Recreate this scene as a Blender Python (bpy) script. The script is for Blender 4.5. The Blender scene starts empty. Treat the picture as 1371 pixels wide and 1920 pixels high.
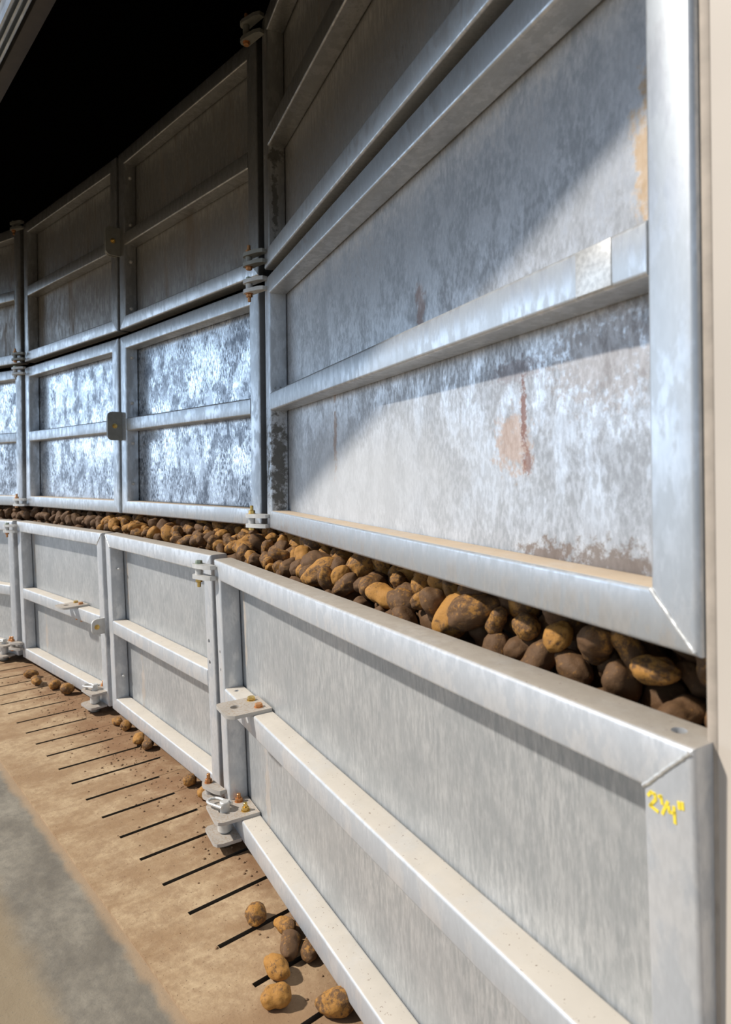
import bpy, bmesh, math, random
from mathutils import Vector, Matrix, Euler, noise
R = random.Random(7)
sc = bpy.context.scene
COL = sc.collection
T = .0762                      # steel tube, 3 in
EYE = 1.392

# ------------------------------------------------------------------ node helpers
class NT:
    def __init__(s, name):
        s.m = bpy.data.materials.new(name); s.m.use_nodes = True
        s.t = s.m.node_tree; s.t.nodes.clear()
        s.out = s.n('ShaderNodeOutputMaterial'); s.b = s.n('ShaderNodeBsdfPrincipled')
        s.l(s.b.outputs[0], s.out.inputs[0])
        s.tc = s.n('ShaderNodeTexCoord'); s.oi = s.n('ShaderNodeObjectInfo')
    def n(s, t, **k):
        x = s.t.nodes.new(t)
        for a, v in k.items(): setattr(x, a, v)
        return x
    def l(s, a, b): s.t.links.new(a, b)
    def put(s, sock, v):
        if hasattr(v, 'is_linked') or isinstance(v, bpy.types.NodeSocket): s.l(v, sock)
        elif isinstance(v, (tuple, list)) and len(v) == 3 and len(sock.default_value) == 4: sock.default_value = (*v, 1)
        else: sock.default_value = v
    def coords(s, scale=(1, 1, 1), rnd=True):
        mp = s.n('ShaderNodeMapping'); s.l(s.tc.outputs['Object'], mp.inputs['Vector']); mp.inputs['Scale'].default_value = scale
        if rnd:
            q = s.math('MULTIPLY', s.oi.outputs['Random'], 37.0)
            s.l(q, mp.inputs['Location'])
        return mp.outputs[0]
    def noise(s, co, scale, detail=4, rough=.55, dist=0):
        x = s.n('ShaderNodeTexNoise'); s.l(co, x.inputs['Vector'])
        x.inputs['Scale'].default_value = scale; x.inputs['Detail'].default_value = detail
        x.inputs['Roughness'].default_value = rough; x.inputs['Distortion'].default_value = dist
        return x.outputs[0]
    def ramp(s, f, a, b, lo=0., hi=1.):
        x = s.n('ShaderNodeMapRange', interpolation_type='SMOOTHSTEP'); s.l(f, x.inputs[0])
        for i, v in zip((1, 2, 3, 4), (a, b, lo, hi)): x.inputs[i].default_value = v
        return x.outputs[0]
    def math(s, op, a, b=0., c=0.):
        x = s.n('ShaderNodeMath', operation=op)
        for i, v in enumerate((a, b, c)): s.put(x.inputs[i], v)
        return x.outputs[0]
    def mix(s, f, a, b):
        x = s.n('ShaderNodeMix', data_type='RGBA'); s.put(x.inputs[0], f); s.put(x.inputs[6], a); s.put(x.inputs[7], b)
        return x.outputs[2]
    def mixf(s, f, a, b):
        x = s.n('ShaderNodeMix', data_type='FLOAT'); s.put(x.inputs[0], f); s.put(x.inputs[2], a); s.put(x.inputs[3], b)
        return x.outputs[0]
    def up(s):                                  # 1 on faces that look up (where dust settles)
        g = s.n('ShaderNodeNewGeometry'); sp = s.n('ShaderNodeSeparateXYZ'); s.l(g.outputs['Normal'], sp.inputs[0])
        return s.ramp(sp.outputs[2], .8, .95)
    def sep(s, co):
        sp = s.n('ShaderNodeSeparateXYZ'); s.l(co, sp.inputs[0]); return sp.outputs
    def bump(s, h, st, d=.002):
        x = s.n('ShaderNodeBump'); x.inputs['Strength'].default_value = st; x.inputs['Distance'].default_value = d
        s.l(h, x.inputs['Height']); s.l(x.outputs[0], s.b.inputs['Normal'])
    def set(s, color=None, rough=None, metal=None, spec=None):
        for k, v in (('Base Color', color), ('Roughness', rough), ('Metallic', metal), ('Specular IOR Level', spec)):
            if v is not None: s.put(s.b.inputs[k], v)
        return s.m

def blob(m, co, x, z, rx, rz, edge, nz, amt=.55, axis=0):
    """a soft stain of its own shape around (x, z) on a sheet"""
    sx = m.sep(co)
    dx = m.math('DIVIDE', m.math('SUBTRACT', sx[axis], x), rx); dz = m.math('DIVIDE', m.math('SUBTRACT', sx[2], z), rz)
    d = m.math('SQRT', m.math('ADD', m.math('MULTIPLY', dx, dx), m.math('MULTIPLY', dz, dz)))
    d = m.math('ADD', d, m.math('MULTIPLY', m.math('SUBTRACT', nz, .5), amt * 4))
    return m.ramp(d, 1., 1. - edge)

def zinc(name, dark, light, rough, metal, fleck=(34, 34, 13), flo=.44, fhi=.56, dust=.9, patch=1.0, pm=0, stains=(), dcol=(.56, .43, .29), grime=0, axis=0):
    m = NT(name); co = m.coords(); obj = m.tc.outputs['Object']
    mp = m.coords(fleck)
    f = m.ramp(m.noise(mp, 1., 5, .62), flo, fhi)
    big = m.ramp(m.noise(co, 3.2, 3, .6), .36, .64)
    mid = m.ramp(m.noise(co, 11, 4, .6), .35, .65)
    f = m.mixf(m.math('MULTIPLY', big, patch), f, m.math('MULTIPLY', f, m.math('MULTIPLY', mid, .8)))
    if pm:
        pk = m.ramp(m.noise(m.coords((1, 1, .62)), 10, 7, .72, .3), .44, .56)
        f = m.math('ADD', m.math('MULTIPLY', f, 1 - pm), m.math('MULTIPLY', pk, pm))
    c = m.mix(f, dark, light)
    fine = m.noise(m.coords((140, 140, 45)), 1., 2)
    c = m.mix(m.ramp(fine, .3, .7, 0, .22), c, tuple(x * .72 for x in dark))
    ro = m.mixf(f, rough[0], rough[1]); me = m.mixf(f, metal[0], metal[1])
    for (kind, x, z, rx, rz, col, amt) in stains:
        nz = m.noise(m.coords((1, 1, 1), False), kind, 6, .7); soft = kind < 10
        b = m.math('MULTIPLY', blob(m, obj, x, z, rx, rz, .9 if soft else .55, nz, .12 if soft else .8, axis), amt)
        c = m.mix(b, c, col); ro = m.mixf(b, ro, .75); me = m.mixf(b, me, .1)
    if grime:
        g = m.math('MULTIPLY', m.ramp(m.noise(m.coords((9, 9, 1.6)), 1., 5, .65), .52, .72), grime)
        c = m.mix(g, c, (.16, .12, .085)); me = m.mixf(g, me, .1); ro = m.mixf(g, ro, .8)
    if dust:
        d = m.math('MULTIPLY', m.up(), m.ramp(m.noise(co, 6, 5, .7), .15, .55, .55 * dust, dust))
        speck = m.ramp(m.noise(co, 130, 3, .6), .66, .72)
        dc = m.mix(speck, m.mix(m.noise(co, 14, 4), dcol, tuple(x * .8 for x in dcol)), (.16, .09, .05))
        c = m.mix(d, c, dc); ro = m.mixf(d, ro, .9); me = m.mixf(d, me, 0.)
    m.bump(m.noise(m.coords((60, 60, 30)), 1., 3), .12, .001)
    return m.set(c, ro, me, .5)

M = {}
M['tube'] = zinc('galvanised_tube', (.50, .53, .555), (.67, .69, .71), (.42, .33), (.6, .75), fleck=(40, 40, 16), dust=.9)
M['tube_pale'] = zinc('weathered_galvanised_tube', (.52, .54, .56), (.68, .69, .70), (.5, .40), (.35, .45), fleck=(16, 16, 8), dust=.92, dcol=(.60, .545, .465))
M['tube_dull'] = zinc('shade_toned_galvanised_tube', (.36, .36, .35), (.50, .50, .49), (.42, .34), (.8, .9), dust=.6, dcol=(.28, .24, .2))  # same zinc darkened in colour for top tier shade, dust on top
M['tube_soiled'] = zinc('soiled_galvanised_tube', (.50, .52, .54), (.66, .67, .68), (.5, .40), (.35, .45), fleck=(30, 30, 14), dust=.8, dcol=(.36, .30, .225))
ST = dict(axis=1, stains=((34, .034, .27, .046, .27, (.10, .095, .08), .9),))
M['post_wet'] = zinc('water_marked_post', (.50, .53, .56), (.66, .68, .70), (.50, .36), (.6, .8), fleck=(40, 40, 16), dust=.9, **ST)
M['post_wet_top'] = zinc('water_marked_shade_toned_post', (.36, .36, .35), (.50, .50, .49), (.42, .34), (.8, .9), dust=.6, axis=1, stains=((40, .03, .27, .016, .20, (.06, .055, .045), .9), (30, .036, .455, .04, .05, (.06, .055, .045), .9)))  # shade-darkened zinc colours under real water marks
M['sheet'] = zinc('spangled_sheet', (.10, .11, .13), (.88, .90, .92), (.36, .17), (.7, 1.0), fleck=(150, 150, 38), flo=.42, fhi=.57, dust=0, pm=.35)
M['sheet_top'] = zinc('shade_toned_sheet', (.28, .275, .265), (.44, .43, .41), (.55, .42), (.5, .75), fleck=(60, 60, 16), dust=0, grime=.6)  # sheet zinc darkened in colour for top tier shade, plus real grime
M['sheet_near'] = zinc('stained_spangled_sheet', (.33, .345, .365), (.70, .71, .725), (.50, .30), (.35, .65), fleck=(110, 110, 52), flo=.40, fhi=.60, dust=0, patch=.6, pm=.5, stains=(
    (9, .80, .20, 1.25, .34, (.53, .545, .56), .72),  # broad soft pale patch across the lower part of the sheet
    (38, 1.69, .29, .07, .075, (.46, .29, .20), .55), (90, 1.728, .34, .012, .09, (.18, .075, .06), .8), (90, 1.74, .25, .02, .03, (.22, .10, .075), .7),
    (60, 1.80, .072, .10, .042, (.15, .10, .07), .8), (48, 1.97, .08, .13, .045, (.14, .10, .075), .8),
    (22, .655, .35, .022, .15, (.40, .27, .2), .6), (20, 2.06, .72, .06, .14, (.46, .29, .12), .7),
    (22, 1.30, .62, .03, .10, (.30, .17, .13), .5), (80, 1.95, .42, .16, .10, (.26, .22, .21), .4), (90, 1.70, .43, .10, .03, (.16, .11, .13), .35)))
M['sheet_low'] = zinc('whitened_sheet', (.40, .415, .42), (.62, .63, .63), (.46, .36), (.45, .45), fleck=(130, 130, 24), flo=.34, fhi=.66, dust=0, pm=.2, stains=(
    (18, .12, .80, .02, .25, (.55, .42, .30), .45), (16, .3, .2, .03, .2, (.50, .38, .27), .4)))
def plain(name, col, rough, metal, nscale=20, var=.75):
    m = NT(name); c = m.mix(m.ramp(m.noise(m.coords(), nscale, 4), .3, .7), col, tuple(x * var for x in col))
    return m.set(c, rough, metal)
M['gold'] = plain('yellow_zinc_bolt', (.80, .56, .18), .32, .9)
M['copper'] = plain('rusty_orange_bolt', (.66, .32, .13), .42, .75)
M['green'] = plain('green_passivated_bolt', (.46, .52, .40), .42, .7)
M['steel'] = plain('pale_galvanised_plate', (.64, .63, .60), .5, .35, 30, .82)
M['steel_dull'] = plain('shade_toned_galvanised_plate', (.30, .30, .27), .55, .5, 30, .85)  # darker copy of the plate; shade on lugs and top hinges in colour
M['hole'] = plain('dark_hole', (.03, .03, .03), .8, 0)
M['crayon'] = plain('yellow_crayon', (.92, .72, .06), .85, 0, 300, .8)
M['bead'] = plain('weld_bead', (.74, .74, .72), .4, .5, 120, .7)

def dusty(name, base, soil):
    m = NT(name); co = m.coords()
    a = m.math('MULTIPLY', m.up(), m.ramp(m.noise(co, 110, 4, .75), .45, .7, .15, .9))
    return m.set(m.mix(a, m.mix(m.ramp(m.noise(co, 18, 4), .3, .7), base, tuple(x * .85 for x in base)), soil), .65, .25)
M['plate'] = dusty('dusty_plate', (.50, .47, .43), (.36, .26, .17))

def potato_mat():
    m = NT('earthy_potato_skin'); co = m.coords()
    r = m.oi.outputs['Color']
    n1 = m.mixf(.62, m.noise(co, 20, 3, .6), m.noise(co, 70, 7, .76)); n2 = m.noise(co, 120, 5, .75)
    th = m.math('ADD', .41, m.math('MULTIPLY', r, .20))
    skin = m.mix(n2, (.52, .26, .055), (.26, .12, .032))
    soil = m.mix(n2, (.070, .037, .018), (.18, .098, .045))
    x = m.math('SUBTRACT', m.math('ADD', n1, m.math('MULTIPLY', m.math('SUBTRACT', n2, .5), .35)), th)
    f = m.ramp(x, -.055, .075)
    m.bump(m.noise(co, 70, 5, .72), .7, .003)
    return m.set(m.mix(f, soil, skin), .72, 0, .3)
M['potato'] = potato_mat()

# floor: wood-brown dirt over concrete, coordinates along the strip (x = along, y = across)
def floor_mats():
    m = NT('dirt_covered_slotted_concrete'); co = m.coords((1, 1, 1), False); s = m.sep(co)
    big = m.noise(m.coords((2.0, 1.1, 1), False), 2.4, 8, .68); fine = m.noise(co, 38, 5, .7); sp = m.noise(co, 120, 3, .6)
    c = m.mix(m.ramp(big, .38, .62), (.53, .395, .245), (.34, .22, .12))
    c = m.mix(m.ramp(m.noise(m.coords((1, 1, 1), False), 13, 7, .75), .46, .62, 0, .55), c, (.30, .19, .105))
    c = m.mix(m.ramp(fine, .3, .7, 0, .5), c, (.27, .175, .10))
    wall = m.ramp(m.math('ADD', s[1], m.math('MULTIPLY', m.math('SUBTRACT', big, .5), .55)), .30, .52)
    c = m.mix(m.math('MULTIPLY', wall, m.ramp(m.noise(co, 9, 5, .7), .3, .6, .35, .95)), c, (.24, .135, .07))
    near = m.ramp(m.math('ADD', s[0], m.math('MULTIPLY', m.math('SUBTRACT', m.noise(co, 8, 5, .7), .5), .5)), .08, -.12)
    c = m.mix(m.math('MULTIPLY', near, .55), c, (.27, .17, .095))
    c = m.mix(m.ramp(sp, .62, .70, 0, .75), c, (.14, .08, .045))
    m.bump(m.math('ADD', fine, sp), .35, .003)
    a = m.set(c, .85, 0, .3)
    m = NT('grey_concrete'); co = m.coords((1, 1, 1), False); s = m.sep(co)
    big = m.noise(m.coords((1.2, 2.2, 1), False), 2.6, 8, .66); fine = m.noise(co, 30, 5, .7); sp = m.noise(co, 140, 3, .6)
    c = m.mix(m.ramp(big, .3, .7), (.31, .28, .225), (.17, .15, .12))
    c = m.mix(m.ramp(fine, .3, .8, 0, .6), c, (.12, .11, .095))
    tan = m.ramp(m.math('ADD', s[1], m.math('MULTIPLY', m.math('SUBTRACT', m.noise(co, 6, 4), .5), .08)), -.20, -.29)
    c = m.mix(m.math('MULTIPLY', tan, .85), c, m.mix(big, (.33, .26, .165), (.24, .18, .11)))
    lip = m.ramp(m.math('ADD', s[1], m.math('MULTIPLY', m.math('SUBTRACT', m.noise(co, 12, 4), .5), .05)), -.045, -.012)
    c = m.mix(m.math('MULTIPLY', lip, .75), c, (.40, .28, .17))
    c = m.mix(m.ramp(sp, .62, .7, 0, .5), c, (.13, .12, .11))
    m.bump(m.math('ADD', fine, sp), .3, .003)
    return a, m.set(c, .8, 0, .35)
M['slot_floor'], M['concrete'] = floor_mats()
M['black'] = plain('blackened_dark_interior', (.004, .004, .004), .95, 0)  # darkness of the unlit interior put into the shell colour
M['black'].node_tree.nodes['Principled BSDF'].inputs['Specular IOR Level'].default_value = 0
M['soil'] = plain('loose_soil', (.27, .165, .09), .95, 0)
M['slot_dark'] = plain('shade_darkened_slot', (.10, .08, .058), .95, 0)  # shade inside the slots painted as a darker colour
M['jamb'] = plain('beige_painted_jamb', (.56, .50, .43), .6, 0, 4, .94)
M['jamb_edge_shade'] = plain('tan_edge_shade', (.50, .43, .355), .7, 0)  # tan colour stands in for shading along the wall edge
M['brownwood'] = plain('dark_brown_header', (.03, .023, .018), .6, 0, 25, .7)
M['rail_metal'] = plain('grey_track_metal', (.5, .55, .6), .3, .8)
M['render'] = plain('white_rough_wall', (.75, .73, .68), .9, 0, 120, .6)

# ------------------------------------------------------------------ mesh helpers
def link(name, me, mat, parent=None):
    o = bpy.data.objects.new(name, me); COL.objects.link(o)
    if mat: me.materials.append(mat)
    if parent: o.parent = parent
    return o
def fin(bm, name, mat, parent=None, ang=35):
    bmesh.ops.recalc_face_normals(bm, faces=bm.faces)
    me = bpy.data.meshes.new(name); bm.to_mesh(me); bm.free()
    for p in me.polygons: p.use_smooth = True
    me.set_sharp_from_angle(angle=math.radians(ang))
    return link(name, me, mat, parent)
def empty(name, mtx, label, cat, group=None, kind=None):
    o = bpy.data.objects.new(name, None); COL.objects.link(o); o.empty_display_size = .1
    o.matrix_world = mtx; tag(o, label, cat, group, kind); return o
def tag(o, label, cat, group=None, kind=None):
    if label: o['label'] = label
    if cat: o['category'] = cat
    if group: o['group'] = group
    if kind: o['kind'] = kind
    return o
def struct(o, label=None):
    o['kind'] = 'structure'
    if label: o['label'] = label
    return o
def rsq(w, h, r, seg=3):
    """rounded rectangle outline, corner at (0,0)"""
    pts = []
    for cx, cy, a in ((w - r, r, -90), (w - r, h - r, 0), (r, h - r, 90), (r, r, 180)):
        for i in range(seg + 1):
            t = math.radians(a + 90 * i / seg); pts.append((cx + r * math.cos(t), cy + r * math.sin(t)))
    return pts
def prism(bm, sec, place, e0, e1):
    """sec: outline; place(a,b,w)->xyz; e0/e1: functions (a,b)->w of each end"""
    v0 = [bm.verts.new(place(a, b, e0(a, b))) for a, b in sec]; v1 = [bm.verts.new(place(a, b, e1(a, b))) for a, b in sec]
    n = len(sec)
    for i in range(n): bm.faces.new((v0[i], v0[(i + 1) % n], v1[(i + 1) % n], v1[i]))
    bm.faces.new(v0[::-1]); bm.faces.new(v1)
def rail(bm, x0, x1, z0, mit=0, h=T, d=T):
    """along x; mit 1: bottom rail (longer below), -1: top rail, 0: square ends"""
    sec = rsq(d, h, .0075)
    k = lambda b: 0 if not mit else (b if mit > 0 else h - b)
    prism(bm, sec, lambda a, b, w: (w, a, z0 + b), lambda a, b: x0 + k(b), lambda a, b: x1 - k(b))
def stile(bm, x0, H, side):
    sec = rsq(T, T, .0075)
    k = (lambda a: a) if side == 'L' else (lambda a: T - a)
    prism(bm, sec, lambda a, b, w: (x0 + a, b, w), lambda a, b: k(a), lambda a, b: H - k(a))
def box(bm, x0, x1, y0, y1, z0, z1, bev=0):
    vs = [bm.verts.new((x, y, z)) for x in (x0, x1) for y in (y0, y1) for z in (z0, z1)]
    fs = [bm.faces.new([vs[i] for i in f]) for f in ((0, 1, 3, 2), (4, 6, 7, 5), (0, 4, 5, 1), (2, 3, 7, 6), (0, 2, 6, 4), (1, 5, 7, 3))]
    if bev:
        es = list({e for f in fs for e in f.edges}); bmesh.ops.bevel(bm, geom=es, offset=bev, segments=2, affect='EDGES', profile=.5)
def cyl(bm, c, axis, r, h, seg=20, r2=None, bev=0):
    """solid of revolution from c along axis"""
    ax = Vector(axis).normalized(); q = ax.to_track_quat('Z', 'Y'); c = Vector(c)
    prof = [(r - bev, 0), (r, bev), ((r2 or r), h - bev), ((r2 or r) - bev, h)] if bev else [(r, 0), (r2 or r, h)]
    rings = [[bm.verts.new(c + q @ Vector((pr * math.cos(2 * math.pi * i / seg), pr * math.sin(2 * math.pi * i / seg), z))) for i in range(seg)] for pr, z in prof]
    for a, b in zip(rings, rings[1:]):
        for i in range(seg): bm.faces.new((a[i], a[(i + 1) % seg], b[(i + 1) % seg], b[i]))
    bm.faces.new(rings[0][::-1]); bm.faces.new(rings[-1])
def pipe(bm, pts, r, seg=10, closed=False):
    n = len(pts); rings = []; pts = [Vector(p) for p in pts]; ref = None
    for i, p in enumerate(pts):
        a = pts[(i - 1) % n] if (closed or i) else p; b = pts[(i + 1) % n] if (closed or i < n - 1) else p
        d = (b - a).normalized()
        if ref is None: ref = d.orthogonal()
        u = (ref - d * ref.dot(d)).normalized(); ref = u; w = d.cross(u)
        rings.append([bm.verts.new(p + r * (math.cos(2 * math.pi * k / seg) * u + math.sin(2 * math.pi * k / seg) * w)) for k in range(seg)])
    for i in range(n if closed else n - 1):
        a, b = rings[i], rings[(i + 1) % n]
        for k in range(seg): bm.faces.new((a[k], a[(k + 1) % seg], b[(k + 1) % seg], b[k]))
    if not closed: bm.faces.new(rings[0][::-1]); bm.faces.new(rings[-1])
def plate_outline(bm, outline, z0, z1, holes=(), place=lambda x, y, z: (x, y, z)):
    """flat plate with round holes; holes: (x, y, r)"""
    bot, top = [], []
    for zz, store in ((z0, bot), (z1, top)):
        loops = [[bm.verts.new((x, y, zz)) for x, y in outline]]
        for hx, hy, hr in holes:
            loops.append([bm.verts.new((hx + hr * math.cos(2 * math.pi * i / 20), hy + hr * math.sin(2 * math.pi * i / 20), zz)) for i in range(20)])
        es = []
        for lp in loops:
            for i in range(len(lp)): es.append(bm.edges.new((lp[i], lp[(i + 1) % len(lp)])))
        bmesh.ops.triangle_fill(bm, use_beauty=True, use_dissolve=False, edges=es)
        store.extend(loops)
    for lb, lt in zip(bot, top):
        for i in range(len(lb)): bm.faces.new((lb[i], lb[(i + 1) % len(lb)], lt[(i + 1) % len(lb)], lt[i]))
    allv = [v for l in bot + top for v in l]
    for v in allv: v.co = Vector(place(*v.co))
def cut(o, cyls):
    """drill round holes (centre, axis, radius, length)"""
    bm = bmesh.new()
    for c, a, r, h in cyls: cyl(bm, c, a, r, h, 16)
    bmesh.ops.recalc_face_normals(bm, faces=bm.faces)
    me = bpy.data.meshes.new('c'); bm.to_mesh(me); bm.free()
    k = bpy.data.objects.new('c', me); COL.objects.link(k); k.matrix_world = o.matrix_world if not o.parent else o.parent.matrix_world
    if o.parent: k.parent = o.parent; k.matrix_local = Matrix()
    md = o.modifiers.new('b', 'BOOLEAN'); md.object = k; md.operation = 'DIFFERENCE'; md.solver = 'EXACT'
    bpy.context.view_layer.update()
    dg = bpy.context.evaluated_depsgraph_get()
    nm = bpy.data.meshes.new_from_object(o.evaluated_get(dg)); o.modifiers.clear(); old = o.data; o.data = nm
    nm.set_sharp_from_angle(angle=math.radians(35)); bpy.data.objects.remove(k)
def bolt(bm, c, up, r=.011, head=.009, shank=0, nut=False):
    """hex head (with a threaded end when it is a nut)"""
    c = Vector(c); u = Vector(up).normalized()
    cyl(bm, c, u, r * 1.28, .0022, 24)
    cyl(bm, c + u * .0022, u, r * 1.08, head, 6, bev=.0015)
    if shank: cyl(bm, c + u * (head + .002), u, r * .58, shank, 14, bev=.0012)

# ------------------------------------------------------------------ the steel gates
NODE = dict(p1=((-.423, 2.849), (.408, .823)), p2=((-1.471, 4.019), (-.462, 2.930)), p3=((-2.604, 5.112), (-1.496, 4.043)),
            l1=((-.602, 2.624), (.391, .802)), l2=((-1.501, 3.825), (-.645, 2.755)), l3=((-2.590, 4.938), (-1.532, 3.853)))
def after(n, ang, ln, gap):
    x, y = NODE[n][0]; d = Vector((-math.sin(math.radians(ang)), math.cos(math.radians(ang))))
    r = Vector((x, y)) + d * gap; l = r + d * ln
    return ((l.x, l.y), (r.x, r.y))
NODE['p4'] = after('p3', 58, 1.46, .055); NODE['l4'] = after('l3', 57, 1.5, .055)
LEAN = math.atan2(.033, 1.0134)
class Gate: pass
def gate(key, zb, H, label, tube, sheet, lean=0, mid=.494, group=None):
    L, Rr = (Vector(v) for v in NODE[key]); ln = (Rr - L).length; a = math.atan2(Rr.y - L.y, Rr.x - L.x)
    inward = Vector((-math.sin(a), math.cos(a), 0))
    o = Vector((L.x, L.y, zb)) + inward * (math.tan(lean) * H if lean else 0)
    mtx = Matrix.Translation(o) @ Matrix.Rotation(a, 4, 'Z') @ Matrix.Rotation(lean, 4, 'X')
    g = Gate(); g.m = mtx; g.len = ln; g.H = H; g.mid = mid; g.key = key
    g.root = empty('bin_gate', mtx, label, 'gate', group)
    bm = bmesh.new(); rail(bm, 0, ln, 0, 1); g.bottom = fin(bm, 'bottom_rail', M['tube' if tube == 'tube_dull' else tube], g.root)
    bm = bmesh.new(); rail(bm, 0, ln, H - T, -1); g.top = fin(bm, 'top_rail', M['tube_soiled' if tube == 'tube_pale' else tube], g.root)
    bm = bmesh.new(); stile(bm, 0, H, 'L'); g.sl = fin(bm, 'stile', M[{'p1tube': 'post_wet', 'p1tube_dull': 'post_wet_top'}.get(key + tube, tube)], g.root)
    bm = bmesh.new(); stile(bm, ln - T, H, 'R'); g.sr = fin(bm, 'stile', M[tube], g.root)
    bm = bmesh.new(); rail(bm, T, ln - T, mid); g.midr = fin(bm, 'mid_rail', M[tube], g.root)
    bm = bmesh.new(); box(bm, .012, ln - .012, T + .0015, T + .0065, .012, H - .012); g.sheet = fin(bm, 'sheet', M[sheet], g.root)
    return g
HU = 1.055; HM = 1.06; HL = 1.0134
U, D, Lo = {}, {}, {}
U[1] = gate('p1', 2.260, HU, 'shade-toned top tier gate above the large rust-stained gate, rising out of the frame', 'tube_dull', 'sheet_top')
U[2] = gate('p2', 2.260, HU, 'shade-toned top tier gate just beyond the tall hinged joint, with bolts along its far post', 'tube_dull', 'sheet_top')
U[3] = gate('p3', 2.260, HU, 'shade-toned top tier gate beyond the dark bolted joint lug', 'tube_dull', 'sheet_top')
U[4] = gate('p4', 2.260, HU, 'farthest shade-toned top tier gate, only its end seen against the black', 'tube_dull', 'sheet_top')
D[1] = gate('p1', 1.156, HM, 'large middle tier gate with rust stains and a diagonal band of sunlight', 'tube', 'sheet_near')
D[2] = gate('p2', 1.156, HM, 'shiny spangled middle tier gate between the hinge and the bolted joint lug', 'tube', 'sheet')
D[3] = gate('p3', 1.156, HM, 'bright shiny middle tier gate just beyond the bolted joint lug', 'tube', 'sheet')
D[4] = gate('p4', 1.156, HM, 'farthest middle tier gate, only its end post and brown-stained sheet seen', 'tube', 'sheet')
Lo[1] = gate('l1', .040, HL, 'large pale lower gate marked in yellow crayon on its near post', 'tube_pale', 'sheet_low', LEAN, .446)
Lo[2] = gate('l2', .040, HL, 'pale lower gate between the two lower joints, no plate on its middle rail', 'tube_pale', 'sheet_low', LEAN, .446)
Lo[3] = gate('l3', .040, HL, 'pale lower gate with small bolted plate on middle rail and thin pull ring below', 'tube_pale', 'sheet_low', LEAN, .446)
Lo[4] = gate('l4', .040, HL, 'farthest pale lower gate, only its near end seen at the edge', 'tube_pale', 'sheet_low', LEAN, .446)

def bead(g, x0, z0, x1, z1):
    bm = bmesh.new(); n = 26; pts = []
    for i in range(n + 1):
        t = i / n; pts.append((x0 + (x1 - x0) * t + R.uniform(-.0008, .0008), .0005 + R.uniform(-.0004, .0004), z0 + (z1 - z0) * t))
    pipe(bm, pts, .0032, 8); return fin(bm, 'weld_bead', M['bead'], g.root, 80)
bead(D[1], D[1].len - T + .002, T - .002, D[1].len - .005, .006)
bead(Lo[1], Lo[1].len - T + .002, HL - T + .002, Lo[1].len - .005, HL - .006)
bead(Lo[2], T - .002, HL - T + .002, .005, HL - .006)
bead(Lo[3], Lo[3].len - T + .002, HL - T + .002, Lo[3].len - .005, HL - .006)
# paler patch plate on the near end of the big gate's middle rail
bm = bmesh.new(); box(bm, 1.975, 2.05, -.0018, .004, D[1].mid + .004, D[1].mid + T - .004, .0008)
pp = fin(bm, 'patch_plate', M['bead'], D[1].root); pp['label'] = 'pale patch plate on the middle rail'
# bolt ends along the posts
def bolts_on_post(g, zs, mat, r=.007, ln=.012):
    for z in zs:
        bm = bmesh.new(); cyl(bm, (T - .001, T * .5, z), (1, 0, 0), r * 1.5, .003, 16); cyl(bm, (T + .002, T * .5, z), (1, 0, 0), r, ln, 12, bev=.0015)
        fin(bm, 'post_bolt', M[mat], g.root)
bolts_on_post(U[2], (.12, .40, .62, .90), 'steel'); bolts_on_post(D[2], (.18, .42, .66, .93), 'steel'); bolts_on_post(Lo[2], (.205, .815), 'bead', .006, .03)
# drilled holes in the meeting posts of the two nearest lower gates, and in the near gate's rails
cut(Lo[2].sr, [((1.322, -.01, z), (0, 1, 0), .0085, .03) for z in (.648, .558)])
cut(Lo[1].sl, [((.034, -.01, z), (0, 1, 0), .0065, .03) for z in (.655, .585)])
cut(Lo[1].midr, [((.125, .032, Lo[1].mid + T + .005), (0, 0, -1), .0085, .02)])
cut(Lo[1].top, [((2.03, .035, HL + .005), (0, 0, -1), .010, .03)])
# crayon figures  2 1/4 "
def stroke(bm, pts, w):
    P = [Vector((x, z)) for x, z in pts]
    for a, b in zip(P, P[1:]):
        d = (b - a).normalized(); q = Vector((-d.y, d.x)) * w; a2 = a - d * w * .6; b2 = b + d * w * .6
        vs = [bm.verts.new((p.x, y, p.y)) for y in (-.0009, .001) for p in (a2 + q, a2 - q, b2 - q, b2 + q)]
        for f in ((0, 1, 2, 3), (4, 7, 6, 5), (0, 4, 5, 1), (1, 5, 6, 2), (2, 6, 7, 3), (3, 7, 4, 0)): bm.faces.new([vs[i] for i in f])
def crayon(k=1.0):
    bm = bmesh.new(); w = .0021
    for pts in (((2.008, .930), (2.012, .9355), (2.018, .935), (2.019, .929), (2.013, .921), (2.0105, .9175), (2.0215, .9145)),
                ((2.0235, .9345), (2.027, .9365), (2.0285, .9275)), ((2.0365, .933), (2.0285, .915)),
                ((2.038, .928), (2.0385, .9215), (2.047, .9235)), ((2.0455, .9305), (2.0465, .911)),
                ((2.0525, .9395), (2.053, .932)), ((2.0575, .941), (2.058, .9335))): stroke(bm, pts, w)
    o = fin(bm, 'crayon_marking', M['crayon'], Lo[1].root); o['label'] = 'yellow crayon marking reading 2 1/4 inches'
crayon()

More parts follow.
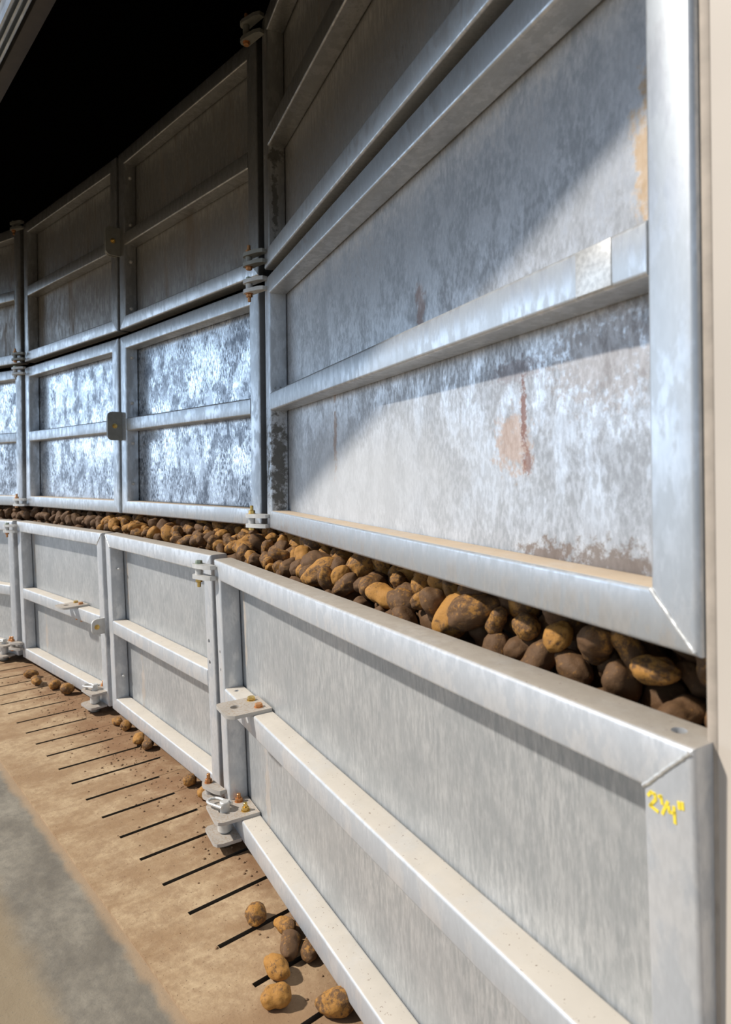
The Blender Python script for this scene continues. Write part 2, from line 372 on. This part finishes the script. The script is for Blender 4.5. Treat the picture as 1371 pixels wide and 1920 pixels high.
# plate with a hole, bolted on a middle rail
def lock_plate(g, s0, hole_first=True):
    z = g.mid + T; bm = bmesh.new(); w = .152
    out = [(s0 + x, y) for x, y in [(.002, .07), (.0, -.075), (.004, -.083), (.014, -.087), (w - .03, -.087), (w - .012, -.078), (w, -.062), (w, .07)]]
    plate_outline(bm, out, z, z + .012, [(s0 + .068, -.036, .0165)])
    p = fin(bm, 'lock_plate', M['plate'], g.root); p['label'] = 'dusty bolted plate with a round hole'
    for k, (dx, mat) in enumerate(((.035, 'gold'), (.115, 'copper'))):
        bm = bmesh.new(); bolt(bm, (s0 + dx, .035, z + .012), (0, 0, 1), .0125, .011); fin(bm, 'bolt', M[mat], p)
        bm = bmesh.new(); bolt(bm, (s0 + dx, .035, g.mid), (0, 0, -1), .0115, .009, .012); fin(bm, 'nut', M['copper'], p)
lock_plate(Lo[1], .252); lock_plate(Lo[3], .955)

# vertical lugs that bolt two gates together
def lug(g, z, side, mat, out=.088, h=.17):
    x = .006 if side == 'L' else g.len - .018
    bm = bmesh.new(); o = []
    for cx, cz, a in ((-out + .022, -h / 2 + .022, 180), (-out + .022, h / 2 - .022, 90)):
        pass
    o = [(.004, -h / 2)] + [(-out + .03 + .03 * math.cos(math.radians(t)), -h / 2 + .03 + .03 * math.sin(math.radians(t))) for t in (270, 250, 230, 210, 195, 180)] \
        + [(-out + .03 + .03 * math.cos(math.radians(t)), h / 2 - .03 + .03 * math.sin(math.radians(t))) for t in (180, 165, 150, 130, 110, 90)] + [(.004, h / 2)]
    plate_outline(bm, o, 0, .012, [], lambda a, b, w: (x + w, a, z + b))
    p = fin(bm, 'joint_lug', M[mat], g.root)
    bm = bmesh.new(); bolt(bm, (x + .012, -.045, z), (1, 0, 0), .0115, .01, .01); fin(bm, 'bolt', M['gold'], p)
for t in (U, D):
    m_ = 'steel_dull'
    lug(t[2], t[2].mid + .03, 'L', m_); lug(t[3], t[3].mid + .03, 'R', m_, .066, .15)
lug(Lo[3], .475, 'R', 'steel', .075, .09)

# hinges: two fork plates, a barrel between, a through bolt
def hinge(p, ang, z, label, mats=('steel', 'gold'), flip=False, sp=.042, ln=.092):
    a = math.radians(ang); ex = Vector((-math.sin(a), math.cos(a), 0))            # along the farther gate, away
    outw = Vector((-math.cos(a), -math.sin(a), 0))
    mtx = Matrix(((ex.x, outw.x, 0, p[0]), (ex.y, outw.y, 0, p[1]), (0, 0, 1, z), (0, 0, 0, 1)))
    h = empty('hinge', mtx, label, 'hinge', 'bolted hinges joining the gates')
    for zz in (-sp / 2, sp / 2):
        bm = bmesh.new()
        o = [(-.034, .002), (-.034, .026), (-.010, .040), (ln - .03, .052), (ln - .012, .048), (ln, .036), (ln, .014), (ln - .012, .003)]
        plate_outline(bm, o, zz - .008, zz + .008); fin(bm, 'fork_plate', M[mats[0]], h)
    c = (ln - .028, .027)
    bm = bmesh.new(); cyl(bm, (*c, -sp / 2 + .008), (0, 0, 1), .0145, sp - .016, 18); fin(bm, 'barrel', M[mats[0]], h)
    u = -1 if flip else 1
    bm = bmesh.new(); bolt(bm, (*c, u * (sp / 2 + .008)), (0, 0, u), .0125, .011); b = fin(bm, 'bolt', M['green' if u > 0 else mats[1]], h)
    bm = bmesh.new(); bolt(bm, (*c, -u * (sp / 2 + .008)), (0, 0, -u), .0125, .013, .02); fin(bm, 'nut', M[mats[1]], h)
def mp(n1, n2): return ((NODE[n1][0][0] + NODE[n2][1][0]) / 2, (NODE[n1][0][1] + NODE[n2][1][1]) / 2)
def HP(k, off=.0):   # corner of the nearer gate, a touch in front of the joint
    x, y = NODE[k][0]; return (x - .004, y - .012)
hinge(HP('p1'), 43.8, 3.285, 'dark hinge at the very top of the nearest top tier joint', ('steel_dull', 'copper'), True, .072)
hinge(HP('p1'), 43.8, 2.305, 'hinge just above the slot between top and middle tiers at the nearest joint', ('steel_dull', 'copper'), True)
hinge(HP('p1'), 43.8, 2.190, 'hinge with orange nut just below the slot between top and middle tiers, nearest joint', ('steel', 'copper'))
hinge(HP('p1'), 43.8, 1.187, 'pale hinge at the foot of the nearest middle tier joint, over the potatoes', ('steel', 'gold'), True)
def HL_(k, z): 
    x, y = NODE[k][0]; a = math.atan2(NODE[k][1][1] - y, NODE[k][1][0] - x); q = (HL - (z - .04)) / HL * .033
    return (x - .004 - math.sin(a) * q, y - .012 + math.cos(a) * q)
hinge(HL_('l1', 1.0), 38.7, 1.005, 'pale hinge with green bolt at the top of the nearest lower joint', ('steel', 'gold'))
hinge(HL_('l1', .12), 38.7, .130, 'dusty hinge at the foot of the nearest lower joint, behind the big pull ring', ('plate', 'copper'), True)
hinge(HP('p3'), 58, 3.300, 'small dark hinge on top of the farthest top tier joint', ('steel_dull', 'copper'))
hinge(HP('p3'), 58, 2.300, 'small hinge just above the tier slot at the farthest joint', ('steel_dull', 'copper'), True)
hinge(HP('p3'), 58, 2.190, 'small hinge just below the tier slot at the farthest joint', ('steel', 'steel'))
hinge(HP('p3'), 58, 1.187, 'small hinge at the foot of the farthest middle tier joint', ('steel', 'copper'), True)
hinge(HL_('l3', 1.0), 57, 1.000, 'small hinge at the top of the farthest lower joint', ('steel', 'copper'))
hinge(HL_('l3', .12), 57, .130, 'small hinge at the foot of the farthest lower joint, beside fallen potatoes', ('plate', 'copper'), True)

# floor anchors: two plates on the bottom rail, a sleeve, and a lifting pin with a ring
def anchor(g, s0, pin_label, pin_dir):
    zt = T; w = .165; bm = bmesh.new()
    out = [(s0, .072), (s0, -.075), (s0 + .010, -.088), (s0 + w - .03, -.092), (s0 + w - .01, -.084), (s0 + w, -.066), (s0 + w, .072)]
    px_, py_ = s0 + .082, -.040
    plate_outline(bm, out, zt, zt + .012, [(px_, py_, .0205)])
    low = [(s0 + .01, .0), (s0 + .01, -.085), (s0 + .022, -.098), (s0 + w - .03, -.1), (s0 + w - .012, -.09), (s0 + w - .005, -.07), (s0 + w - .005, 0)]
    plate_outline(bm, low, -.002, .010, [(px_, py_, .0205)])
    o = fin(bm, 'anchor_bracket', M['plate'], g.root)
    for dx, dy, mat in ((.045, .03, 'copper'), (.125, .03, 'gold')):
        b = bmesh.new(); bolt(b, (s0 + dx, dy, zt + .012), (0, 0, 1), .013, .012, .016); fin(b, 'bolt', M[mat], o)
    p = g.m @ Vector((px_, py_, 0)); 
    mt = Matrix.Translation((p.x, p.y, 0)) @ g.m.to_3x3().normalized().to_4x4()
    mt = Matrix.Translation((p.x, p.y, .004)) @ Matrix.Rotation(math.atan2(g.m[1][0], g.m[0][0]), 4, 'Z')
    r = empty('lock_pin', mt, pin_label, 'pin', 'ringed lock pins in the floor anchors')
    b = bmesh.new(); top = .04 + T + .012
    cyl(b, (0, 0, 0), (0, 0, 1), .0185, top + .030, 24, bev=.003); cyl(b, (0, 0, .050), (0, 0, 1), .027, .046, 24, bev=.002); fin(b, 'shaft', M['steel'], r)
    b = bmesh.new(); cyl(b, (0, 0, 0), (0, 0, 1), .030, .020, 24, bev=.003); fin(b, 'foot_collar', M['steel_dull'], r)
    b = bmesh.new(); a = pin_dir; d = Vector((math.cos(a), math.sin(a), -.05)); q = Vector((-math.sin(a), math.cos(a), 0)); z = Vector((0, 0, top + .016)); pts = []
    pts.append(z + q * .024 - d * .012); pts.append(z + q * .024 + d * .03)
    for t in range(0, 181, 15): pts.append(z + d * .055 + q * .024 * math.cos(math.radians(t)) + d * .030 * math.sin(math.radians(t)))
    pts.append(z - q * .024 + d * .03); pts.append(z - q * .024 - d * .012)
    pipe(b, pts, .0058, 10); fin(b, 'pull_ring', M['bead'], r, 80)
    return o
anchor(Lo[1], .055, 'floor lock pin with pale pull ring at the foot of the nearest lower joint', math.radians(205))
anchor(Lo[3], 1.335, 'floor lock pin with thin pull ring at the far bolted joint', math.radians(200))
anchor(Lo[4], Lo[4].len - .20, 'floor lock pin at the frame edge, under the farthest lower gate', math.radians(200))

# ------------------------------------------------------------------ floor: e runs along the strip, n across it towards the gates
E0 = Vector((-.458, 1.691)); ev = Vector((-.6500, .7599)); nv = Vector((.7599, .6500))
FM = Matrix(((ev.x, -nv.x * -1, 0, E0.x), (ev.y, nv.y, 0, E0.y), (0, 0, 1, 0), (0, 0, 0, 1)))
def en(e, n, z=0): v = E0 + ev * e + nv * n; return Vector((v.x, v.y, z))
bm = bmesh.new(); pitch = .1962; sw = .018; e0, e1 = -1.62, 7.4
def quadbox(a0, a1, b0, b1, z0, z1): box(bm, a0, a1, b0, b1, z0, z1)
k0, k1 = -5, 26
quadbox(e0, e1, 0, .182, -.12, 0); quadbox(e0, e1, .62, 1.5, -.12, 0)
edges = []
prev = e0
for k in range(k0, k1):
    c = k * pitch; n_end = R.choice((.50, .51, .495, .56, .60, .505))
    quadbox(prev, c - sw / 2, .182, .62, -.12, 0)
    quadbox(c - sw / 2, c + sw / 2, n_end, .62, -.12, -.001); prev = c + sw / 2
quadbox(prev, e1, .182, .62, -.12, 0)
quadbox(e0, e1, 0, 1.5, -.16, -.121)
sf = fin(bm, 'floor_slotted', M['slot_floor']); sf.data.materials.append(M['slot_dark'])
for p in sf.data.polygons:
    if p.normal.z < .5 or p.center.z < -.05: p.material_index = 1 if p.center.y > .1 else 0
sf.matrix_world = FM; struct(sf, 'dirt-covered concrete strip with narrow air slots along the lower gates')
bm = bmesh.new()
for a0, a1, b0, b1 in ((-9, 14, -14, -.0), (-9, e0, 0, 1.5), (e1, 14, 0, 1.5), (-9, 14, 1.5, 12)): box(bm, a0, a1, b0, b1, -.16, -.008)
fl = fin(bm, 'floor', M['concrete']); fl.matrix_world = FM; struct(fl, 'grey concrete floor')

# ------------------------------------------------------------------ building shell
HEAD = 2.56
def enbox(name, mat, a0, a1, b0, b1, z0, z1, label=None, bev=0):
    bm = bmesh.new(); box(bm, a0, a1, b0, b1, z0, z1, bev); o = fin(bm, name, M[mat]); o.matrix_world = FM; return struct(o, label)
enbox('ceiling', 'black', -4, 9, -.24, 9, 5.0, 5.1, 'store ceiling, coloured black for the unlit interior')
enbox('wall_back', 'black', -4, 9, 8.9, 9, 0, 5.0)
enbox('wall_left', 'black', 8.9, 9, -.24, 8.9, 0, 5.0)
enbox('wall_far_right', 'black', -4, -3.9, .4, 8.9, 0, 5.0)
enbox('wall_front', 'render', -4, 4.95, -.342, -.24, HEAD + .05, 5.1, 'rough pale wall above the door header')
enbox('wall_front_far', 'render', 4.95, 9, -.342, -.24, 3.05, 5.1, 'unseen pale wall, raised to admit sky for far gate reflections')  # unseen; opening made taller here to brighten far gate reflections
bm = bmesh.new(); box(bm, -4, 4.95, -.291, -.252, HEAD, HEAD + .05, .003)
h = fin(bm, 'trim_1', M['brownwood']); h.matrix_world = FM; struct(h, 'dark brown door header overhead')
bm = bmesh.new()
for b0 in (-.340, -.324, -.308): box(bm, -4, 4.95, b0, b0 + .008, HEAD - .004, HEAD + .05, .002)
box(bm, -4, 4.95, -.34, -.291, HEAD + .02, HEAD + .05)
h = fin(bm, 'trim_2', M['rail_metal']); h.matrix_world = FM; struct(h, 'ribbed metal track along the door header')
# beige jamb beside the nearest gates
bm = bmesh.new(); je = -1.228; jn = .105
sec = [(je, jn + .35)] + [(je - .004 + .004 * math.cos(t), jn + .004 + .004 * math.sin(t)) for t in [math.radians(x) for x in (0, -15, -30, -45, -60, -75, -90)]] + [(-4, jn), (-4, jn + .35)]
prism(bm, sec, lambda a, b, w: (a, b, w), lambda a, b: -.003, lambda a, b: 5.0)
j = fin(bm, 'wall_right', M['jamb'], None, 60); j.matrix_world = FM; struct(j, 'beige painted wall end beside the nearest gates')

bm = bmesh.new(); box(bm, je - .013, je + .0005, jn - .0015, jn + .03, 0, 5.0, .003)
j2 = fin(bm, 'trim_3', M['jamb_edge_shade']); j2.matrix_world = FM; struct(j2, 'tan strip painting the shaded edge of the beige wall end')

# ------------------------------------------------------------------ potatoes
def potato_mesh(i):
    bm = bmesh.new(); bmesh.ops.create_icosphere(bm, subdivisions=4, radius=1)
    r = random.Random(100 + i); ln = r.uniform(.040, .056); w = r.uniform(.029, .037); h = w * r.uniform(.82, .95); off = Vector((r.uniform(0, 50),) * 3); bend = r.uniform(-.2, .2); tap = r.uniform(-.16, .16)
    waist = r.choice((0, 0, .12, .24, .18))
    for v in bm.verts:
        p = v.co.copy(); q = 1 + .17 * noise.noise(p * .9 + off) + .10 * noise.noise(p * 2.1 + off) + .022 * noise.noise(p * 6 + off)
        wst = 1 - waist * math.exp(-(p.x / .35) ** 2) + tap * p.x
        v.co = Vector((p.x * ln * q, p.y * w * q * wst + bend * .02 * p.x * p.x, p.z * h * q * wst))
        for s in range(3):                                     # a few shallow eyes
            d = Vector((math.cos(s * 2.1 + i), math.sin(s * 1.7 + i), math.sin(s * 2.9 + i * .7))).normalized()
            e = (p - d).length
            if e < .22: v.co *= 1 - .035 * (1 - e / .22)
    me = bpy.data.meshes.new('potato'); bmesh.ops.recalc_face_normals(bm, faces=bm.faces); bm.to_mesh(me); bm.free()
    for p in me.polygons: p.use_smooth = True
    me.materials.append(M['potato']); return me
PM = [potato_mesh(i) for i in range(12)]
proto = [bpy.data.objects.new('potato', m) for m in PM]
def potato(loc, rot, s, k, label=None, group=None, earth=None):
    o = proto[k].copy(); COL.objects.link(o)
    o.location = loc; o.rotation_euler = rot; o.scale = (s,) * 3; v = R.random() if earth is None else earth; o.color = (v, v, v, 1)
    return tag(o, label, 'potato', group)

# the heap behind the slot: the surface climbs from the back of the lower top rail to under the middle tier
CH = [NODE['p1'], NODE['p2'], NODE['p3'], NODE['p4']]
def upper_depth(A, nrm):
    best = None
    for Lp, Rp in CH:
        L_, R_ = Vector(Lp), Vector(Rp); d = R_ - L_
        det = nrm.x * -d.y + d.x * nrm.y
        if abs(det) < 1e-6: continue
        q = L_ - A
        t = (q.x * -d.y + d.x * q.y) / det; u = (nrm.x * q.y - nrm.y * q.x) / det
        if -.05 <= u <= 1.05 and (best is None or t < best): best = t
    return best if best is not None else .05
cand = []
for key, idx in (('l1', 1), ('l2', 2), ('l3', 3), ('l4', 4)):
    L_, R_ = (Vector(v) for v in NODE[key]); d = (R_ - L_).normalized(); nrm = Vector((-d.y, d.x)); ln = (R_ - L_).length
    for _ in range(5200 if idx < 4 else 1800):
        s = R.uniform(-.03, ln + (.03 if idx > 1 else .0)); A = L_ + d * s + nrm * (T + .012)
        ud = upper_depth(A, nrm) + T                      # where the back of the middle tier's rail hangs
        d0 = max(ud - T, 0.0); dep = R.uniform(.040, d0 + .25); lay = R.choice((0, 0, 1, 2))
        z = 1.034 + (.05 * min(1, dep / d0) if d0 > .03 else .04) + .62 * max(0, dep - d0 - .02) - lay * .058 + R.uniform(-.014, .014)
        if dep < d0 + T + .03: z = min(z, 1.120 + R.uniform(-.012, .0))
        P = A + nrm * dep
        cand.append((lay, idx, Vector((P.x, P.y, z)), R.choice((.74, .86, .95, 1.02, 1.12, 1.28)) * R.uniform(.95, 1.05), R.randrange(12), s))
jx = en(je, jn)
cand.sort(key=lambda c: c[0]); placed = []
from mathutils import kdtree
grid = {}
def cell(p): return (int(p.x // .1), int(p.y // .1), int(p.z // .1))
for lay, idx, P, s, k, st in cand:
    r_ = .0325 * s; ok = True; c0 = cell(P)
    for dx in (-1, 0, 1):
        for dy in (-1, 0, 1):
            for dz in (-1, 0, 1):
                for (Q, rq) in grid.get((c0[0] + dx, c0[1] + dy, c0[2] + dz), ()):
                    if (P - Q).length < (r_ + rq) * .92: ok = False
    q = Vector((P.x, P.y)) - E0; pe, pn = q.dot(ev), q.dot(nv)
    if pe < je + .03 and pn > jn - .05: ok = False
    if ok: grid.setdefault(c0, []).append((P, r_)); placed.append((lay, idx, P, s, k, st))
cam = Vector((0, 0, EYE))
placed.sort(key=lambda c: (c[0] > 0, (c[2] - cam).length))
GL = {1: ('earthy potato heaped behind the top rail of the large crayon-marked lower gate', 'potatoes behind the nearest lower gate'),
      2: ('earthy potato heaped behind the second lower gate, past the first hinge', 'potatoes behind the second lower gate'),
      3: ('earthy potato heaped behind the lower gate that has a small bolted plate', 'potatoes behind the third lower gate'),
      4: ('distant earthy potato heaped over the farthest lower gate', 'potatoes behind the farthest lower gate')}
rest = []; count = 0
for lay, idx, P, s, k, st in placed:
    rot = (R.uniform(-.7, .7), R.uniform(-1.1, 1.1), R.uniform(0, 6.28))
    if lay == 0 and count < 292:
        potato(P, rot, s, k, *GL[idx]); count += 1
    else: rest.append((P, rot, s, k))
bm = bmesh.new()
for P, rot, s, k in rest:
    b2 = bmesh.new(); b2.from_mesh(PM[k]); b2.transform(Matrix.Translation(P) @ Euler(rot).to_matrix().to_4x4() @ Matrix.Scale(s, 4)); 
    tmp = bpy.data.meshes.new('t'); b2.to_mesh(tmp); b2.free(); bm.from_mesh(tmp); bpy.data.meshes.remove(tmp)
hp = fin(bm, 'potato_heap', M['potato'], None, 180); tag(hp, 'mass of potatoes filling the long slot behind and farther along than the countable ones', 'potatoes', None, 'stuff')
print('potatoes', count, 'rest', len(rest), [sum(1 for p in placed if p[1] == i and p[0] == 0) for i in (1, 2, 3, 4)])

# fallen potatoes on the floor
FP = [((-.355, 2.065), .95, 0, 'round potato lying alone between two slots nearest the lower gate'),
      ((-.235, 1.928), .98, 3, 'brown fallen potato touching the bottom rail, in the midst of the nearest cluster'),
      ((-.258, 2.015), .80, 5, 'fallen potato at the rear of the nearest cluster, against the bottom rail'),
      ((-.262, 1.842), .92, 1, 'orange-yellow fallen potato lying over a slot'),
      ((-.249, 1.743), .98, 2, 'orange fallen potato lying apart nearest the viewer, between two slots'),
      ((-.092, 1.711), .92, 4, 'fallen potato against the bottom rail at the edge of the frame'),
      ((-.175, 1.91), .75, 6, 'small fallen potato peeking from under the bottom rail beside the brown one'),
      ((-2.205, 4.432), 1.05, 3, 'larger of the pair of fallen potatoes near the farthest pin'),
      ((-2.318, 4.587), 1.0, 6, 'rear one of the pair of fallen potatoes near the farthest pin'),
      ((-2.037, 4.337), .95, 7, 'fallen potato midway along the third lower gate'),
      ((-1.905, 4.228), 1.05, 8, 'fallen potato beside the thin pull ring'),
      ((-1.395, 3.700), .80, 1, 'rear of two small potatoes by the foot of the bolted joint'),
      ((-1.320, 3.628), .85, 0, 'front of two small potatoes by the foot of the bolted joint'),
      ((-1.185, 3.436), .95, 5, 'orange fallen potato beside the second lower gate, left one of two'),
      ((-1.118, 3.374), .92, 2, 'brown fallen potato beside the second lower gate, right one of two'),
      ((-.800, 2.975), .80, 7, 'small fallen potato under the bottom rail, before the big pull ring'),
      ((-.700, 2.845), .80, 8, 'orange fallen potato behind the big pull ring')]
for (x, y), s, k, lab in FP:
    rz = R.uniform(0, 6.28); rot = Euler((R.uniform(-.2, .2), R.uniform(-.15, .15), rz))
    mm = rot.to_matrix(); low = min((mm @ v.co).z for v in PM[k].vertices) * s
    potato((x, y, -low - .001), rot, s, k, lab, 'potatoes fallen on the floor', .0 if ('yellow' in lab or 'orange' in lab) else .75 if 'brown' in lab else .4)

# loose soil crumbs swept against the foot of the lower gates
bm = bmesh.new(); cr_ = random.Random(3)
for _ in range(900):
    e = cr_.uniform(-.4, 3.6); n = .60 - abs(cr_.gauss(0, .16)); sz = cr_.choice((.0015, .002, .003, .0045)) * cr_.uniform(.7, 1.4)
    if n < .05: continue
    k = e / pitch
    if .18 < n and abs(k - round(k)) < .06: continue
    q = en(e, n, sz * .35); v0 = len(bm.verts)
    r_ = bmesh.ops.create_icosphere(bm, subdivisions=1, radius=sz)
    for v in r_['verts']: v.co = Vector((v.co.x * cr_.uniform(.8, 1.3), v.co.y * cr_.uniform(.8, 1.3), v.co.z * .7)) + q
sc_ = fin(bm, 'soil_crumbs', M['soil'], None, 60); tag(sc_, 'loose brown soil crumbs strewn along the foot of the lower gates', 'soil', None, 'stuff')

# ------------------------------------------------------------------ light: low warm sun through the door, blue daylight from the sky
w = bpy.data.worlds.new('sky'); sc.world = w; w.use_nodes = True; t = w.node_tree
bg = t.nodes['Background']; tc = t.nodes.new('ShaderNodeTexCoord'); sp = t.nodes.new('ShaderNodeSeparateXYZ'); t.links.new(tc.outputs['Generated'], sp.inputs[0])
cr = t.nodes.new('ShaderNodeValToRGB'); mr = t.nodes.new('ShaderNodeMapRange'); t.links.new(sp.outputs[2], mr.inputs[0]); mr.inputs[1].default_value = -.1; mr.inputs[2].default_value = .9
t.links.new(mr.outputs[0], cr.inputs[0])
vd = t.nodes.new('ShaderNodeVectorMath'); vd.operation = 'DOT_PRODUCT'; t.links.new(tc.outputs['Generated'], vd.inputs[0]); vd.inputs[1].default_value = Vector((-.93, .36, .10)).normalized()
glow = t.nodes.new('ShaderNodeMapRange'); glow.interpolation_type = 'SMOOTHSTEP'; t.links.new(vd.outputs['Value'], glow.inputs[0])      # added sky glow aimed at reflections in the far gates
for i_, v_ in zip((1, 2, 3, 4), (.86, .975, 1.0, 2.1)): glow.inputs[i_].default_value = v_
mu = t.nodes.new('ShaderNodeVectorMath'); mu.operation = 'SCALE'; t.links.new(cr.outputs[0], mu.inputs[0]); t.links.new(glow.outputs[0], mu.inputs['Scale']); t.links.new(mu.outputs[0], bg.inputs[0])
el = cr.color_ramp.elements; el[0].position = 0; el[0].color = (.30, .29, .27, 1); el[1].position = 1; el[1].color = (.20, .23, .28, 1)
for p, c in ((.02, (.5, .6, .75, 1)), (.10, (.70, .86, 1.08, 1)), (.15, (1.25, 1.55, 1.9, 1)), (.22, (1.1, 1.5, 2.0, 1)), (.34, (.24, .29, .38, 1))):
    e = el.new(p); e.color = c
bg.inputs[1].default_value = 0.85
sun = bpy.data.lights.new('sun', 'SUN'); sun.energy = 4.6; sun.angle = math.radians(2.5); sun.color = (1, .94, .865)
so = bpy.data.objects.new('sun', sun); COL.objects.link(so)
so.rotation_euler = Vector((-1, -.10, .95)).to_track_quat('Z', 'Y').to_euler(); so.location = (-6, -1, 5)

# ------------------------------------------------------------------ camera
cd = bpy.data.cameras.new('camera'); co = bpy.data.objects.new('camera', cd); COL.objects.link(co)
cd.sensor_fit = 'VERTICAL'; cd.sensor_height = 36; cd.sensor_width = 36 * 1371 / 1920
cd.lens = 1250 / 1920 * 36; cd.shift_y = -(960 - 883.94) / 1920
co.location = (0, 0, EYE); co.rotation_euler = (math.radians(90), .0114, 0)
cd.clip_start = .02; cd.dof.use_dof = True; cd.dof.focus_distance = 2.3; cd.dof.aperture_fstop = 4.5
sc.camera = co
sc.view_settings.view_transform = 'Standard'; sc.view_settings.look = 'None'; sc.view_settings.gamma = 1; sc.view_settings.use_curve_mapping = False
sc.view_settings.exposure = 0.0
